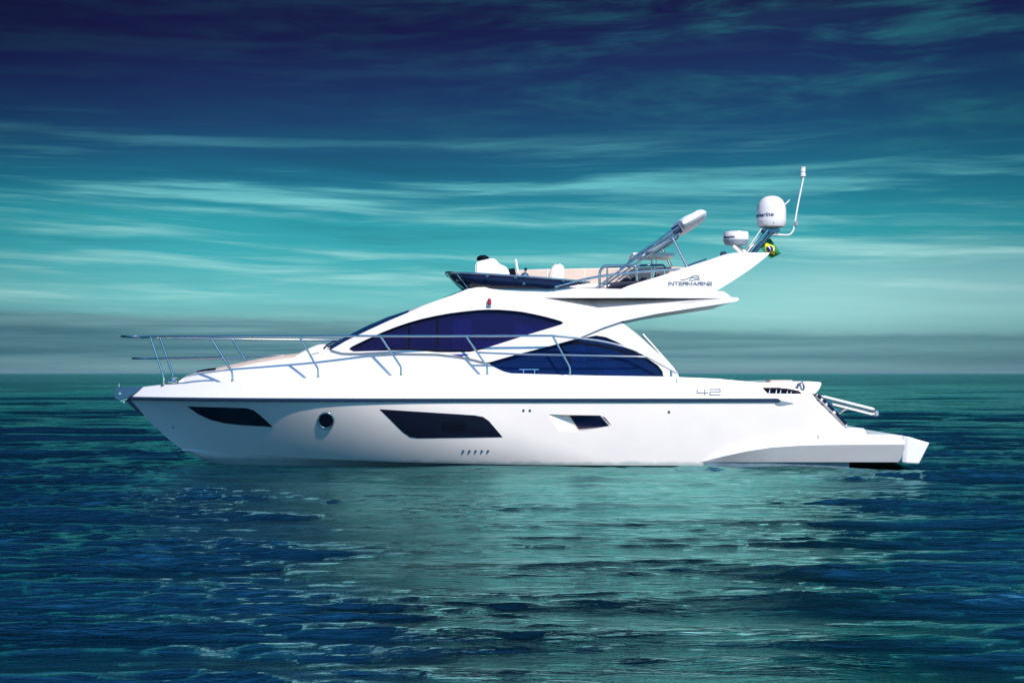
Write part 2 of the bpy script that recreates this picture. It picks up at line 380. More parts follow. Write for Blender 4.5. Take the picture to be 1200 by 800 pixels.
# ------------------------------------------------------------------ the sea: one sheet, real waves near the boat
def build_water():
    def axis_x():
        core = np.arange(-10, 10.001, .042); out = []; s = .042; x = 10.
        while x < 9000: s = min(s*1.045, s+900); x += s; out.append(x)
        o = np.array(out); return np.concatenate([-o[::-1], core, o])
    ys = [-21.9]; s = .035
    while ys[-1] < 24000:
        d = ys[-1]+28; s = max(.035, d*d/12000) if d < 260 else s*1.04
        ys.append(ys[-1]+s)
    back = []; s = .05; y = -21.9
    while y > -300: s *= 1.08; y -= s; back.append(y)
    xs = axis_x(); ys = np.array(back[::-1]+ys)
    dx, dy = np.gradient(xs), np.gradient(ys)
    Xg, Yg = np.meshgrid(xs, ys); H = np.zeros_like(Xg); DX = np.zeros_like(Xg); DY = np.zeros_like(Xg)
    n = 110
    lam = np.exp(rng.uniform(math.log(.22), math.log(4.5), n))
    # slowly varying patches: choppier and calmer water
    def gust(l0, l1, amp):
        g = np.zeros_like(Xg)
        for _ in range(14):
            k = 2*math.pi/rng.uniform(l0, l1); a_ = rng.uniform(0, 6.28)
            g += np.sin(k*(Xg*math.cos(a_)*.5+Yg*math.sin(a_))+rng.uniform(0, 6.28))
        return np.clip(1+amp*g/math.sqrt(7), .3, 2.)
    near_ = (np.abs(Yg) < 60)
    # calmer wedge shaped to brighten the boat's reflection, choppier beyond it
    wedge = np.exp(-((Xg-.45-.035*(Yg+21))/np.clip(1.35+.185*(Yg+21), 1., 5.2))**4)*(Yg < 2)
    calm = 1.5-.78*wedge+.5*np.exp(-((Yg+2.4)/1.1)**2)*(np.abs(Xg) < 7)
    mods = [gust(1.6, 6, .5)*calm, gust(2.5, 9, .45)*calm, (1.45-.6*wedge)]
    lam = np.concatenate([lam, np.exp(rng.uniform(math.log(6), math.log(24), 16))])
    swell = np.clip(.35+(Yg+10)/60., .35, 1.3)
    for L in lam:
        k = 2*math.pi/L
        th = rng.normal(0, .44 if L < .8 else .20)-.06
        kx, ky = k*math.sin(th), -k*math.cos(th)
        slope = .0105 if L > 5.5 else .0128*(1.05 if .25 < L < .9 else 1.15 if L < 2.6 else .6)
        a = slope/k
        fx = np.clip((6.283/max(abs(kx), 1e-3)/dx-3.)/3., 0, 1); fy = np.clip((6.283/max(abs(ky), 1e-3)/dy-3.)/3., 0, 1)
        A = a*fy[:, None]*fx[None, :]*(swell if L > 5.5 else mods[0 if L < .6 else 1 if L < 1.6 else 2])
        ph = kx*Xg+ky*Yg+rng.uniform(0, 6.28)
        H += A*np.cos(ph); sn = A*np.sin(ph)*.85
        DX -= sn*kx/k; DY -= sn*ky/k
    Xg = Xg+DX; Yg = Yg+DY
    nx, ny = len(xs), len(ys)
    co = np.stack([Xg, Yg, H], -1).reshape(-1, 3).astype(np.float32)
    i = np.arange(nx*ny).reshape(ny, nx)
    q = np.stack([i[:-1, :-1], i[:-1, 1:], i[1:, 1:], i[1:, :-1]], -1).reshape(-1, 4).astype(np.int32)
    me = bpy.data.meshes.new('water'); me.vertices.add(len(co)); me.vertices.foreach_set('co', co.ravel())
    me.loops.add(q.size); me.loops.foreach_set('vertex_index', q.ravel())
    me.polygons.add(len(q)); me.polygons.foreach_set('loop_start', np.arange(0, q.size, 4, dtype=np.int32))
    me.update(calc_edges=True); me.polygons.foreach_set('use_smooth', np.ones(len(q), bool))
    o = link('water', me, 'water'); o.location.z = -.09; tag(o, 'dark teal choppy sea around the white yacht', None, 'structure')
build_water()

# ------------------------------------------------------------------ the yacht
yacht = bpy.data.objects.new('motor_yacht', None); COL.objects.link(yacht)
tag(yacht, 'white flybridge motor yacht with dark blue windows lying on the teal sea', 'yacht')

# --- hull surface
_pf = np.polyfit([1.115, .814, .40, .054, -.09, -.5], [-7.13, -6.85, -6.40, -5.95, -5.68, -4.7], 3)
def stem(z): return float(np.polyval(_pf, min(max(z, -.6), 1.2)))
def hull_y(x, z):
    zz = min(max(z, -.6), 1.2); d = 1.12-zz
    s = min(max((x-stem(zz))/(6.1+1.5*d), 0.), 1.)
    return (2.0-.17*d-.05*d*d)*(1-(1-s)**(2.55-.55*d))*(1-.05*min(max((x-2)/4, 0), 1)**2)
def gun_y(x, z):
    d = max(z-1.12, 0.); xx = x-.95*d
    s = min(max((xx-stem(1.12))/5., 0.), 1.)
    return max(hull_y(xx, 1.12)-.36*d*s, .0)
top_px = [(165, 453.5), (186, 451), (250, 448), (300, 445.5), (380, 442), (470, 439.8), (570, 438.8), (700, 440), (780, 441), (840, 443.5), (885, 447.8), (905, 451), (930, 454), (953, 463)]
top_xz = xz(top_px, gun_y)
_tx = [p[0] for p in top_xz]; _tz = [p[1] for p in top_xz]
def sheer(x): return float(np.interp(x, _tx, _tz))
def chine(x): return float(np.interp(x, [-6.05, -5, -3.6, -2, 0, 6], [.19, .12, .05, .015, -.01, -.03]))
x_c0 = stem(.19)
end_px = [(957, 469), (975, 486), (992, 503), (995, 530), (995, 549)]
end = xz(end_px, hull_y)
out = [(stem(z), z) for z in np.linspace(1.12, .19, 14)]
out += [(x, chine(x)) for x in np.linspace(x_c0+.2, end[-1][0], 50)]
out += end[::-1][1:-1]+[(end[0][0], 1.12)]
rec_px = [(641.7, 485.3), (668, 486), (703, 486.6), (709, 489), (716.7, 498.3), (678, 505.7), (655, 505)]
rec = xz(rec_px, hull_y)
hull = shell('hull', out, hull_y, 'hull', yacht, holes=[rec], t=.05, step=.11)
# bottom below the chine
rows = []
for i in range(60):
    u = i/59; x = x_c0+.02+(end[-1][0]-x_c0-.02)*u; zc = chine(x)
    yc = hull_y(x, zc); kz = max(-.75, zc-.9*min(1, (x-x_c0)/2.2)-.02)
    rows.append([(x, -yc+.0, zc), (x, -yc*.93, zc-.035), (x, -yc*.45, zc+(kz-zc)*.62), (x, 0, kz), (x, yc*.45, zc+(kz-zc)*.62), (x, yc*.93, zc-.035), (x, yc, zc)])
loft('hull_bottom', rows, 'hull', yacht)
# scoop recess in the hull with its window
Lq = [on(*rec_px[0], hull_y), on(*rec_px[6], hull_y)]
inn = [on(667, 487, hull_y, -.16), on(677, 504.6, hull_y, -.16)]
Rq = [on(704.5, 486.8, hull_y), on(716.5, 498.4, hull_y)]
def dbl(q): return q
rv = [Lq[0], Lq[1], inn[1], inn[0], on(668, 486, hull_y), on(678, 505.6, hull_y)]
raw('window_recess', rv, [(0, 1, 2, 3), (0, 3, 4), (1, 5, 2)], 'hull', hull)
raw('window_recess', [inn[0], inn[1], Rq[1], Rq[0], on(668, 486, hull_y), on(703, 486.6, hull_y), on(678, 505.7, hull_y)], [(0, 1, 2, 3), (0, 3, 5, 4), (1, 6, 2)], 'hull', hull)
def lerp(a, b, u): return a*(1-u)+b*u
nrm = (Rq[0]-inn[0]).cross(inn[1]-inn[0]).normalized()
if nrm.y > 0: nrm = -nrm
q = [lerp(inn[0], Rq[0], .03), lerp(inn[0], Rq[0], .97), lerp(inn[1], Rq[1], .93), lerp(lerp(inn[1], Rq[1], .06), lerp(inn[0], Rq[0], .06), .10)]
hw = raw('hull_window', [p+nrm*.004 for p in q]+[p+nrm*.016 for p in q], [(0, 1, 2, 3), (4, 5, 6, 7)]+[(i, (i+1) % 4, 4+(i+1) % 4, 4+i) for i in range(4)], 'acrylic', yacht)
hw['label'] = 'small dark hull window set in a white scooped recess'
# flush hull windows
w1 = [(219.3, 476), (255, 477), (289, 478), (297, 480.5), (305, 486.5), (319.5, 500), (284, 498), (262, 495.5), (246, 491.5), (232, 485)]
o = shell('hull_window', xz(w1, hull_y), hull_y, 'black_glass', yacht, t=.03, off=.006, step=.09, sides=(-1,))
o['label'] = 'narrow black curved hull window near the bow'
w2 = [(445, 479.3), (500, 482.8), (556, 486.4), (566, 488.2), (573, 493), (589, 511.9), (540, 512.6), (490, 513.1), (481, 512), (472, 506)]
o = shell('hull_window', xz(w2, hull_y), hull_y, 'black_glass', yacht, t=.03, off=.006, step=.1, sides=(-1,))
o['label'] = 'large black slanted hull window amidships'
ribbons('vent_grille', [[(518, y), (545, y)] for y in (495.5, 498.3, 501.1, 503.9)], hull_y, 1.2, 'frame', o, off=.011)
cx, cy, R = 382, 492.5, 8.3
pc = xz([(cx+R*math.cos(a), cy-R*math.sin(a)) for a in np.linspace(0, 2*math.pi, 29)[:-1]], hull_y)
ph = shell('porthole', pc, hull_y, 'black_glass', yacht, t=.03, off=.004, step=.06, sides=(-1,))
tube('porthole_rim', [on(cx+9*math.cos(a), cy-9*math.sin(a), hull_y, .006) for a in np.linspace(0, 2*math.pi, 33)], .016, 'chrome', ph)
for fx, fy in [(543, 528), (550.3, 528), (557.6, 528), (564.8, 528), (572, 528), (613.5, 480.8), (621, 480.8), (784, 482.5), (203, 500)]:
    a_, b_ = on(fx, fy, hull_y, -.01), on(fx, fy, hull_y, .006)
    v_, f_ = tube_data([[a_, b_]], .022, 12)
    ft = raw('drain_fitting', v_, f_, 'steel_dark', hull, True, 40)
    v_, f_ = tube_data([[b_+Vector((0, .004, 0)), b_+Vector((0, -.002, 0))]], .012, 10)
    raw('drain_hole', v_, f_, 'frame', hull)
# rub rail, stem strip
def rail_rows(z0, z1, pr, x0, x1, n=110):
    rows = []
    for s in (-1, 1):
        r = []
        for i in range(n):
            x = x0+(x1-x0)*(i/(n-1))**1.4; yy = hull_y(x, 1.12)
            r.append([(x, s*(yy-.01), z0), (x, s*(yy+pr*.7), z0), (x, s*(yy+pr), z0+(z1-z0)*.35), (x, s*(yy+pr), z0+(z1-z0)*.7), (x, s*(yy+pr*.6), z1), (x, s*(yy-.01), z1)])
        rows.append(r)
    return rows
x_r = xz([(914, 470)], hull_y)[0][0]
for r in rail_rows(1.098, 1.135, .042, stem(1.12)-.02, x_r)[:]:
    rr_o = loft('rub_rail', r, 'rubber', hull)
for r in rail_rows(1.145, 1.157, .03, stem(1.12)-.0, x_r-.02)[:1]:
    loft('rail_trim', r, 'chrome', hull)
tip = [(908, 466), (914, 469), (930, 472.3), (914, 475), (909, 473.5)]
shell('rail_end', xz(tip, hull_y), hull_y, 'grey', hull, t=.03, off=.012, step=.05, sides=(-1,))
tube('stem_strip', [(stem(z)-.012, 0, z) for z in np.linspace(1.10, .80, 8)], [.04, .042, .042, .04, .036, .03, .02, .008], 'rubber', hull)
# --- topsides above the rail
x_end = end[0][0]
go = [(stem(1.12)+.0, 1.121)]+top_xz+[(x_end, 1.121)]
go += [(x, 1.121) for x in np.linspace(x_end, stem(1.12), 70)[1:-1]]
slot = xz([(893, 454), (899.5, 461), (941, 461.6), (936, 457.6), (927, 455.6), (912, 453.8)], gun_y)
bul = shell('bulwark', go, gun_y, 'white', yacht, holes=[slot], t=.06, step=.09)
so = shell('mooring_recess', xz([(890, 452), (896, 463), (944, 463), (940, 457), (915, 452.4)], lambda x, z: gun_y(x, z)-.14), lambda x, z: gun_y(x, z)-.14, 'cushion', bul, t=.01, sides=(-1,))
for a_ in (901, 909, 914, 922, 926.5):
    p0, p1 = on(a_, 461.5, gun_y, -.09), on(a_+1.5, 454.5, gun_y, -.09)
    tube('mooring_bar', [p0, p1], .018, 'chrome', bul)
# 42
def stroke42():
    x0, x1, y0, y1 = 817, 829.5, 456, 462.6
    four = [[(x0, y0), (x0, 460.2), (x1, 460.2)], [(826, 456.6), (826, y1)]]
    a, b = 832, 844
    two = [[(a, y0), (b, y0), (b, 459.2), (a, 459.4), (a, y1), (b, y1)]]
    return four+two
ribbons('lettering', stroke42(), gun_y, 1.2, 'ink', bul, off=.008)
# --- decks
def deck_strip(name, xs, zf, m='white'):
    rows = []
    for x in xs:
        z = zf(x); yy = max(gun_y(x, max(z, 1.13))-.03, .01)
        rows.append([(x, yy*k, z+.02*(1-k*k)) for k in np.linspace(-1, 1, 9)])
    return loft(name, rows, m, yacht)
deck_strip('foredeck', np.linspace(-6.7, 2.85, 60), lambda x: sheer(x)-.05)
deck_strip('cockpit_floor', np.linspace(2.85, 5.0, 20), lambda x: .98)
raw('cockpit_bulkhead', [(2.85, -1.9, .98), (2.85, 1.9, .98), (2.85, 1.9, 1.5), (2.85, -1.9, 1.5), (2.87, -1.9, .98), (2.87, 1.9, .98), (2.87, 1.9, 1.5), (2.87, -1.9, 1.5)],
    [(0, 1, 2, 3), (4, 7, 6, 5), (0, 4, 5, 1), (1, 5, 6, 2), (2, 6, 7, 3), (3, 7, 4, 0)], 'white', yacht)
# transom: sloping panel between the quarters
rows = []
for (px, py) in [(951, 462.5), (957, 469), (975, 486), (992, 503), (995, 530), (995, 549)]:
    p = on(px, py, hull_y); yy = -p.y-.04
    rows.append([(p.x-.02, yy*k, p.z) for k in np.linspace(-1, 1, 9)])
tr = loft('transom', rows, 'white', yacht)
steps = [((956.5, 465), (961, 468.5)), ((963, 470.5), (967, 473.5)), ((968.5, 475.5), (975.5, 482.5)), ((978, 485.3), (990, 498.7))]
for (a, b) in steps:
    p, q = at(*a, -1.70), at(*b, -1.70); d = (q-p); L = d.length
    n = Vector((-d.z, 0, d.x)).normalized()
    if n.x < 0: n = -n
    vs = []
    for yy in (-1.70, -1.1):
        for s_, o_ in ((0, 0), (1, 0), (1, 1), (0, 1)): vs.append(Vector((p.x, yy, p.z))+d*s_+n*(.01+.055*o_))
    raw('stair_tread', vs, [(0, 1, 2, 3), (4, 7, 6, 5)]+[(i, 4+i, 4+(i+1) % 4, (i+1) % 4) for i in range(4)], 'acrylic', tr)
pa, pb = at(957, 462.5, -1.66), at(991.5, 498.5, -1.66)
tube('stair_rail', [pa, (pa+pb)/2, pb], .028, 'white', tr)
# aft seat / wing above the transom
wing = [(884, 448.6), (905, 447.6), (928, 446.8), (948, 446.6), (962, 447.6), (963, 449), (960, 456), (955, 461.5), (948, 462.5), (940, 459), (931, 455), (915, 453.2), (905, 452.2)]
wp = [at(a, b, -1.78) for a, b in wing]
ws = slab('aft_seat', [(p.x, p.z) for p in wp], -1.80, 1.80, 'white', yacht, bev=.03)
p = at(938, 452, -1.84)
tube('grab_handle', [p+Vector((-.05, .05, -.06)), p+Vector((-.05, -.02, .02)), p+Vector((.03, -.02, .07)), p+Vector((.06, -.02, -.03)), p+Vector((.06, .05, -.06))], .016, 'steel_dark', ws)
p = at(913, 446.8, -1.3); box('seat_cushion', p, (.42, .5, .05), 'beige', ws, bev=.02)
# --- swim platform with its side sponson
st = [(823, 540.2, 540.8, 541.2), (836, 533.5, 537.6, 541.2), (850, 528, 534, 541.2), (875, 521.5, 528.6, 541.2), (905, 516.5, 524, 541.2), (940, 512, 521.8, 541.2), (985, 508.8, 521, 541.2), (1046, 508.9, 520.6, 541.2), (1060, 511, 520.6, 541.2)]
rows = []; tops = []
for i, (px, a, b, c_) in enumerate(st):
    k = min(1, i/3)
    base_f = (lambda x, z: hull_y(min(x, 4.4), z)) if px > 930 else hull_y
    A_ = on(px, a, base_f, -.02); B_ = on(px, b, base_f, .13*k+.004); C_ = on(px, c_, base_f, .12 if px == 1060 else .013+.02*k)
    M_ = on(px, (a+2*b)/3, base_f, (.11*k+.004))
    D_ = Vector((C_.x, C_.y+.12, C_.z-.01)); rows.append([A_, M_, B_, C_, D_]); tops.append(A_)
full = [r+[Vector((p.x, -p.y, p.z)) for p in r[::-1]] for r in rows]
sw = loft('swim_platform', full, 'white', yacht, angle=22)
# squared stern end of the platform
def ring(px, top, bot, yw):
    T_, B_ = at(px, top, -yw), at(px if not isinstance(bot, tuple) else bot[0], bot if not isinstance(bot, tuple) else bot[1], -yw)
    return [T_, B_, Vector((B_.x, -B_.y, B_.z)), Vector((T_.x, -T_.y, T_.z))]
rg = [ring(1058, 510.4, (1057, 541.8), 1.90), ring(1064, 511.4, (1062, 542.4), 1.93), ring(1089.5, 518.8, (1077, 543.2), 1.93)]
vs = [p for r in rg for p in r]; fs = [(0, 1, 2, 3), (8, 11, 10, 9)]
for i in range(2):
    for k in range(4): fs.append((i*4+k, i*4+(k+1) % 4, (i+1)*4+(k+1) % 4, (i+1)*4+k))
en = raw('platform_end', vs, fs, 'white', sw)
bv = en.modifiers.new('bevel', 'BEVEL'); bv.width = .018; bv.segments = 2
pl = [at(x, y, -1.93) for x, y in [(960, 511), (1052, 509.5)]]
zt = pl[1].z-.01
raw('platform_deck', [(pl[0].x, -1.88, zt), (pl[1].x+.1, -1.88, zt), (pl[1].x+.1, 1.88, zt), (pl[0].x, 1.88, zt), (pl[0].x, -1.88, zt-.25), (pl[1].x+.1, -1.88, zt-.25), (pl[1].x+.1, 1.88, zt-.25), (pl[0].x, 1.88, zt-.25)],
    [(0, 1, 2, 3), (4, 7, 6, 5), (0, 4, 5, 1), (1, 5, 6, 2), (2, 6, 7, 3), (3, 7, 4, 0)], 'white', sw)
p0, p1 = at(989, 501, -1.6), at(1016, 511, -1.6)
slab('locker_box', [(p0.x, p1.z), (p0.x+.02, p0.z), (at(1013, 501.5, -1.6).x, p0.z-.01), (p1.x, p1.z)], -1.62, -.3, 'white', sw, .015)
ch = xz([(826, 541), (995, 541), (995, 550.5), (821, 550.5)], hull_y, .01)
shell('shaded_chine', ch, hull_y, 'chine_shade', hull, t=.03, off=.012, step=.06, sides=(-1,))  # strip over the chine, shade below the platform painted as its colour
# passerelle
pp = yacht
def beam(a, b, y, th): return [at(*a, y), at(*b, y)], th
q4 = lambda L: [(lambda p: (p.x, p.z))(at(x, y, -.16)) for x, y in L]
g = slab('gangway', q4([(966, 467.5), (1020, 481), (1020, 482.2), (969, 470)]), -.12, .22, 'grey', yacht, .004)
slab('gangway_beam', q4([(961, 463.6), (966, 463.2), (1024, 477.6), (1025.5, 480), (1022, 480.2), (966, 466)]), -.17, -.13, 'white', g, .006)
slab('gangway_beam', q4([(968, 470.3), (1022, 484), (1024.5, 483.5), (1025, 485.6), (1021, 486.2), (972, 473.6)]), -.17, -.13, 'white', g, .006)
tube('gangway_strut', [at(974, 482, -.1), at(984, 483, -.1), at(992, 478, -.1)], .028, 'chrome', g)
slab('gangway_hinge', [(lambda p: (p.x, p.z))(at(x, y, 0)) for x, y in [(962, 466), (972, 470), (975, 478), (985, 482), (976, 485), (966, 474)]], -.2, .1, 'steel_dark', g, .01)
box('gangway_foot', at(1024.5, 484, .03), (.07, .4, .1), 'grey', g, bev=.015)

# --- superstructure surface
_px = [-6.2, -5.6, -5, -4.2, -3.4, -2.6, -1.8, -1, 0, 1, 2.2, 3.2]
_pw = [.05, .48, .78, 1.06, 1.27, 1.41, 1.50, 1.55, 1.58, 1.58, 1.57, 1.53]
_wf = np.polyfit(_px, _pw, 6)
def sup_y(x, z):
    xx = min(max(x, -6.1), 3.1)
    th = .20-.13*min(max((x-.2)/2.2, 0), 1)**1.3
    lowx = min(max((-2.6-x)/2., 0), 1)
    return float(np.polyval(_wf, xx))-(th+.45*lowx)*(z-1.5)
def fly_y(x, z): return sup_y(x, z)+.055
dk = [(796, 441.5), (740, 442.5), (668, 441.5), (571, 441), (470, 442), (373, 444), (300, 448), (240, 450), (210, 451)]
trunk_top = [(208, 447.5), (216, 442), (232, 437.5), (262, 433.6), (300, 425.5), (340, 419.5), (362, 416.5), (388, 410)]
lower_edge = [(409, 413.5), (440, 413.3), (513, 414.3), (540, 417.5), (556, 421), (571, 424.8), (604, 415.6), (647, 404.6), (678, 396.5), (700, 386), (728, 375.5)]
rear = [(728, 377), (748, 392.3), (774, 416), (793, 435), (796, 441.5)]
up_low = [(lambda q: q)(p) for p in lower_edge]
lw = [(571.5, 425.2), (604, 415.6), (647, 404.8), (678, 397.3), (688, 394.9), (699, 393), (709.5, 394.7), (722, 400), (735.5, 407), (755, 417), (771, 428), (776.5, 435), (777.5, 442), (700, 440), (599, 437.4), (590, 435.2), (580, 430.5)]
cab = shell('cabin', xz(trunk_top+lower_edge+rear+dk[1:], sup_y), sup_y, 'white', yacht, holes=[xz(lw, sup_y)], t=.06, step=.1)
g2 = lambda x, z: sup_y(x, z)-.045
lwo = [(568, 425.2), (604, 413), (647, 402), (678, 394.5), (699, 390.5), (712, 393), (738, 405.5), (758, 416), (774, 427), (779.5, 434), (780, 443), (599, 440), (578, 433)]
sw_l = shell('side_window', xz(lwo, g2), g2, 'glass_low', yacht, t=.012, step=.12, sides=(-1,))
sw_l['label'] = 'blue lower side window of the saloon behind the side rail'
ribbons('window_frame', [[(656, 403), (668, 421), (668, 440)]], g2, 1.9, 'frame', sw_l, off=.008)
ribbons('window_frame', [[(650, 402.5), (678, 401.6), (702, 404.3), (726, 410), (748, 419.5)]], g2, 1.9, 'frame', sw_l, off=.008)
ribbons('door_handle', [[(609, 432.8), (631, 432.8)], [(613.5, 433), (613.5, 437)], [(626.5, 433), (626.5, 437)]], sup_y, 1.1, 'chrome', sw_l, off=.01, t=.02)
# flybridge moulding with the upper window opening
uw = [(408.8, 409), (412, 406), (428, 398.3), (446.7, 389.7), (463, 383.2), (479, 377.8), (495, 373.3), (511.7, 369.7), (528, 366.8), (544, 364.8), (558, 363.3), (572, 362.6), (585, 362.8), (598, 363.7), (612, 365.2), (626, 368), (640, 371.2), (650, 373.9), (657.5, 376.2), (660.3, 378.2), (657.5, 380.3), (640, 385.6), (620.7, 391.4), (590, 401.2), (563, 409.8), (551, 412.2), (530, 412.7), (511.7, 412.6), (496, 411.2), (481, 410.2), (450, 410.9), (414, 411.8)]
fo = [(388, 409.5), (405, 399.5), (430, 387.5), (455, 376), (478, 366.3), (495, 358.5), (512, 352), (530, 345.8), (548, 338.5), (560, 336.5), (600, 335.8), (655, 336), (700, 338), (780, 339.5), (838, 341), (848, 341.2), (853, 344.5), (857, 348), (864, 348.4), (866.5, 350.5), (864, 353), (850, 355.4), (812, 361), (770, 367.5), (728, 376.5), (706, 384), (680, 395.3)]
fo += lower_edge[::-1][3:]+[(400, 413)]
r3 = [(637, 349), (742, 349), (848, 349.6), (775, 357.5), (708, 367.6), (672, 358.5)]
fb = shell('flybridge', xz(fo, fly_y), fly_y, 'white', yacht, holes=[xz(uw, fly_y), xz([r3[0], r3[1], r3[2], r3[3], r3[4], r3[5]], fly_y)], t=.075, step=.1)
P1, P2, P3, Pm = (on(*r3[i], fly_y, -.002) for i in (0, 2, 4, 1))
P3b, P3c = on(*r3[3], fly_y, -.002), on(*r3[5], fly_y, -.002)
Pi = on(692, 349.3, fly_y, -.50)
raw('styling_recess', [P1, Pi, P3, P3c], [(0, 3, 2, 1)], 'white', fb)
raw('styling_recess', [Pi, P3, P3b, P2], [(0, 1, 2, 3)], 'white', fb)
raw('styling_recess', [P1, Pi, P2, Pm], [(0, 1, 2, 3)], 'white', fb)
g1 = lambda x, z: fly_y(x, z)-.075
ex = smooth_closed([(400, 413), (430, 394), (479, 374), (544, 361), (600, 360), (650, 371), (668, 378), (620, 396), (560, 416), (470, 416)], 2)
sw_u = shell('side_window', xz(ex, g1), g1, 'glass', yacht, t=.012, step=.12, sides=(-1,))
sw_u['label'] = 'large dark indigo upper side window with black dividers'
for k_, ol, g_, mt in (('u', ex, g1, 'glass'), ('l', lwo, g2, 'glass_low')):
    shell('side_window', xz(ol, g_), g_, mt, yacht, t=.012, step=.16, sides=(1,))
for mx_ in (479.5, 512.5): ribbons('window_divider', [[(mx_, 380-.4*(mx_-480)), (mx_, 414)]], g1, 2.2, 'frame', sw_u, off=.009)
ribbons('window_frame', [[(405, 410.6), (450, 409.4), (481, 408.9), (511.7, 411), (551, 411.2), (566, 407.5)]], g1, 2.0, 'frame', sw_u, off=.007)
ribbons('window_frame', [[(448, 390), (479, 378.8), (511.7, 370.8)]], g1, 2.0, 'frame', sw_u, off=.007)
tri = shell('side_vent', xz([(527, 414.8), (551, 414.8), (541, 417.6)], fly_y), fly_y, 'glass', fb, t=.02, off=.004, step=.05, sides=(-1,))
# inside the saloon, seen faintly through the tinted glass
def pleats(name, x0, x1, y, z0, z1, m_):
    n_ = max(8, int((x1-x0)/.03)); rw = []
    for z in (z0, z1): rw.append([(x0+(x1-x0)*i/n_, y+.02*math.sin(i*1.5), z) for i in range(n_+1)])
    o_ = loft(name, rw, m_, cab); o_.modifiers.new('thickness', 'SOLIDIFY').thickness = .008; return o_
pleats('curtain', -1.05, -.72, -1.22, 1.9, 2.6, 'cream'); pleats('curtain', .05, .38, -1.2, 1.9, 2.62, 'cream')
pleats('curtain', 1.0, 1.3, -1.3, 1.55, 2.1, 'cream')
box('saloon_sofa', (-.2, -.95, 1.75), (1.1, .5, .8), 'cream', cab, bev=.08)
box('saloon_seat', (1.9, -.9, 1.5), (.7, .5, .75), 'cream', cab, bev=.08)
box('saloon_floor', (-.3, 0, 1.2), (5.6, 2.4, .04), 'grey', cab)
# tops: roof, windshield, foredeck coachroof
def top_loft(name, pts, f, crown, fwd, m, parent, off=0., n=15, off_z=0.):
    rows = []
    for (a, b), cr, fw in zip(pts, crown, fwd):
        p = on(a, b, f, off); yy = -p.y
        rows.append([(p.x-fw*(1-k*k), yy*k, p.z+off_z+cr*(1-k*k)) for k in np.linspace(-1, 1, n)])
    return loft(name, rows, m, parent)
L_ = len(trunk_top)
top_loft('coachroof', trunk_top, sup_y, [.02, .03]+[.035]*(L_-2), [0]*L_, 'white', cab, off=-.01)
wsh = [(388, 409), (405, 399.5), (430, 387.5), (455, 376), (479, 366)]
wd = top_loft('windshield', wsh, fly_y, [.07, .11, .125, .12, .09], [.12, .13, .12, .10, .07], 'wind', yacht, off=-.01)
roof = [(479, 366), (495, 358.5), (512, 352), (530, 345.8), (548, 338.5), (560, 336.5)]
top_loft('roof_brow', roof[:3], fly_y, [.085, .06, .03], [.06, .05, .04], 'white', fb, off=-.01)
top_loft('roof_glass', roof[2:5], fly_y, [.035, .075, .06], [.04, .05, .04], 'wind', fb, off=-.01)
fd = [(548, 338.5), (560, 337.5), (600, 337.5), (655, 337.7), (700, 339), (780, 341), (838, 343), (864, 350)]
top_loft('flybridge_floor', fd, fly_y, [.06, .0]+[-.0]*6, [.04]+[0]*7, 'white', fb, off=-.02)
und = [(866, 351.5), (850, 355.3), (812, 360.9), (770, 367.4), (728, 376.4), (700, 386)]
top_loft('overhang_underside', und, fly_y, [0]*6, [0]*6, 'white', fb, off=-.02)
# cabin back wall: dark glass door and white frame
bk = [on(a, b, sup_y, -.05) for a, b in rear]
rows = [[(p.x-.05, p.y*k, p.z) for k in np.linspace(1, -1, 7)] for p in bk]
loft('saloon_door', rows, 'black_glass', cab)
p0, p1 = at(753, 391.5, -1.2), at(790, 433, -1.2)
tube('ladder_rail', [p0, p1], .022, 'white', yacht)
box('deck_light', at(728.5, 377.5, -1.35), (.06, .1, .05), 'frame', fb)
# windshield wipers
for k, (dx, yy) in enumerate(((0, -1.15), (8, -.75))):
    tube('windshield_wiper', [at(379+dx*.6, 409-dx*.3, yy), at(383+dx*.8, 404.5, yy), at(391+dx, 400-dx*.25, yy), at(395+dx, 400.5, yy)], .018, 'rubber', wd)
# sun pad on the coachroof
def pad_rows(pts, yw, inset=.16):
    rows = []
    for (a, b) in pts:
        y = -yw
        for _ in range(8):
            p = at(a, b, y); y = -max(.08, min(yw, sup_y(p.x, 1.75)-inset))
        yy = -y
        rows.append([(p.x, yy*k, p.z+.035*(1-k*k)-.035*abs(k)**6) for k in np.linspace(-1, 1, 13)]+[(p.x, yy*k, p.z-.13) for k in np.linspace(1, -1, 13)])
    return rows
sp = loft('sun_pad', pad_rows([(252, 433.2), (258, 431.6), (270, 428.6), (300, 421.8), (330, 417), (350, 415)], .74), 'beige', yacht, closed=True)
loft('sun_pad_headrest', pad_rows([(343, 417.5), (352, 412.5), (360, 408.5), (368, 405.2), (374, 404.3), (380, 405.8), (387, 408.5), (392, 412)], .76), 'cream', sp, closed=True)
loft('deck_hatch', pad_rows([(230, 436.8), (236, 435), (243, 433.8), (250, 433)], .34), 'black_glass', yacht, closed=True)
# red navigation light
nl = on(573, 355.5, fly_y); bx = box('light_base', nl+Vector((0, -.02, -.04)), (.085, .06, .05), 'grey', fb)
sp_ = lathe('navigation_light', [(.004, .0), (.035, .0), (.037, .05), (.03, .095), (.008, .11)], nl+Vector((.008, -.04, -.02)), 'red', fb, 16)

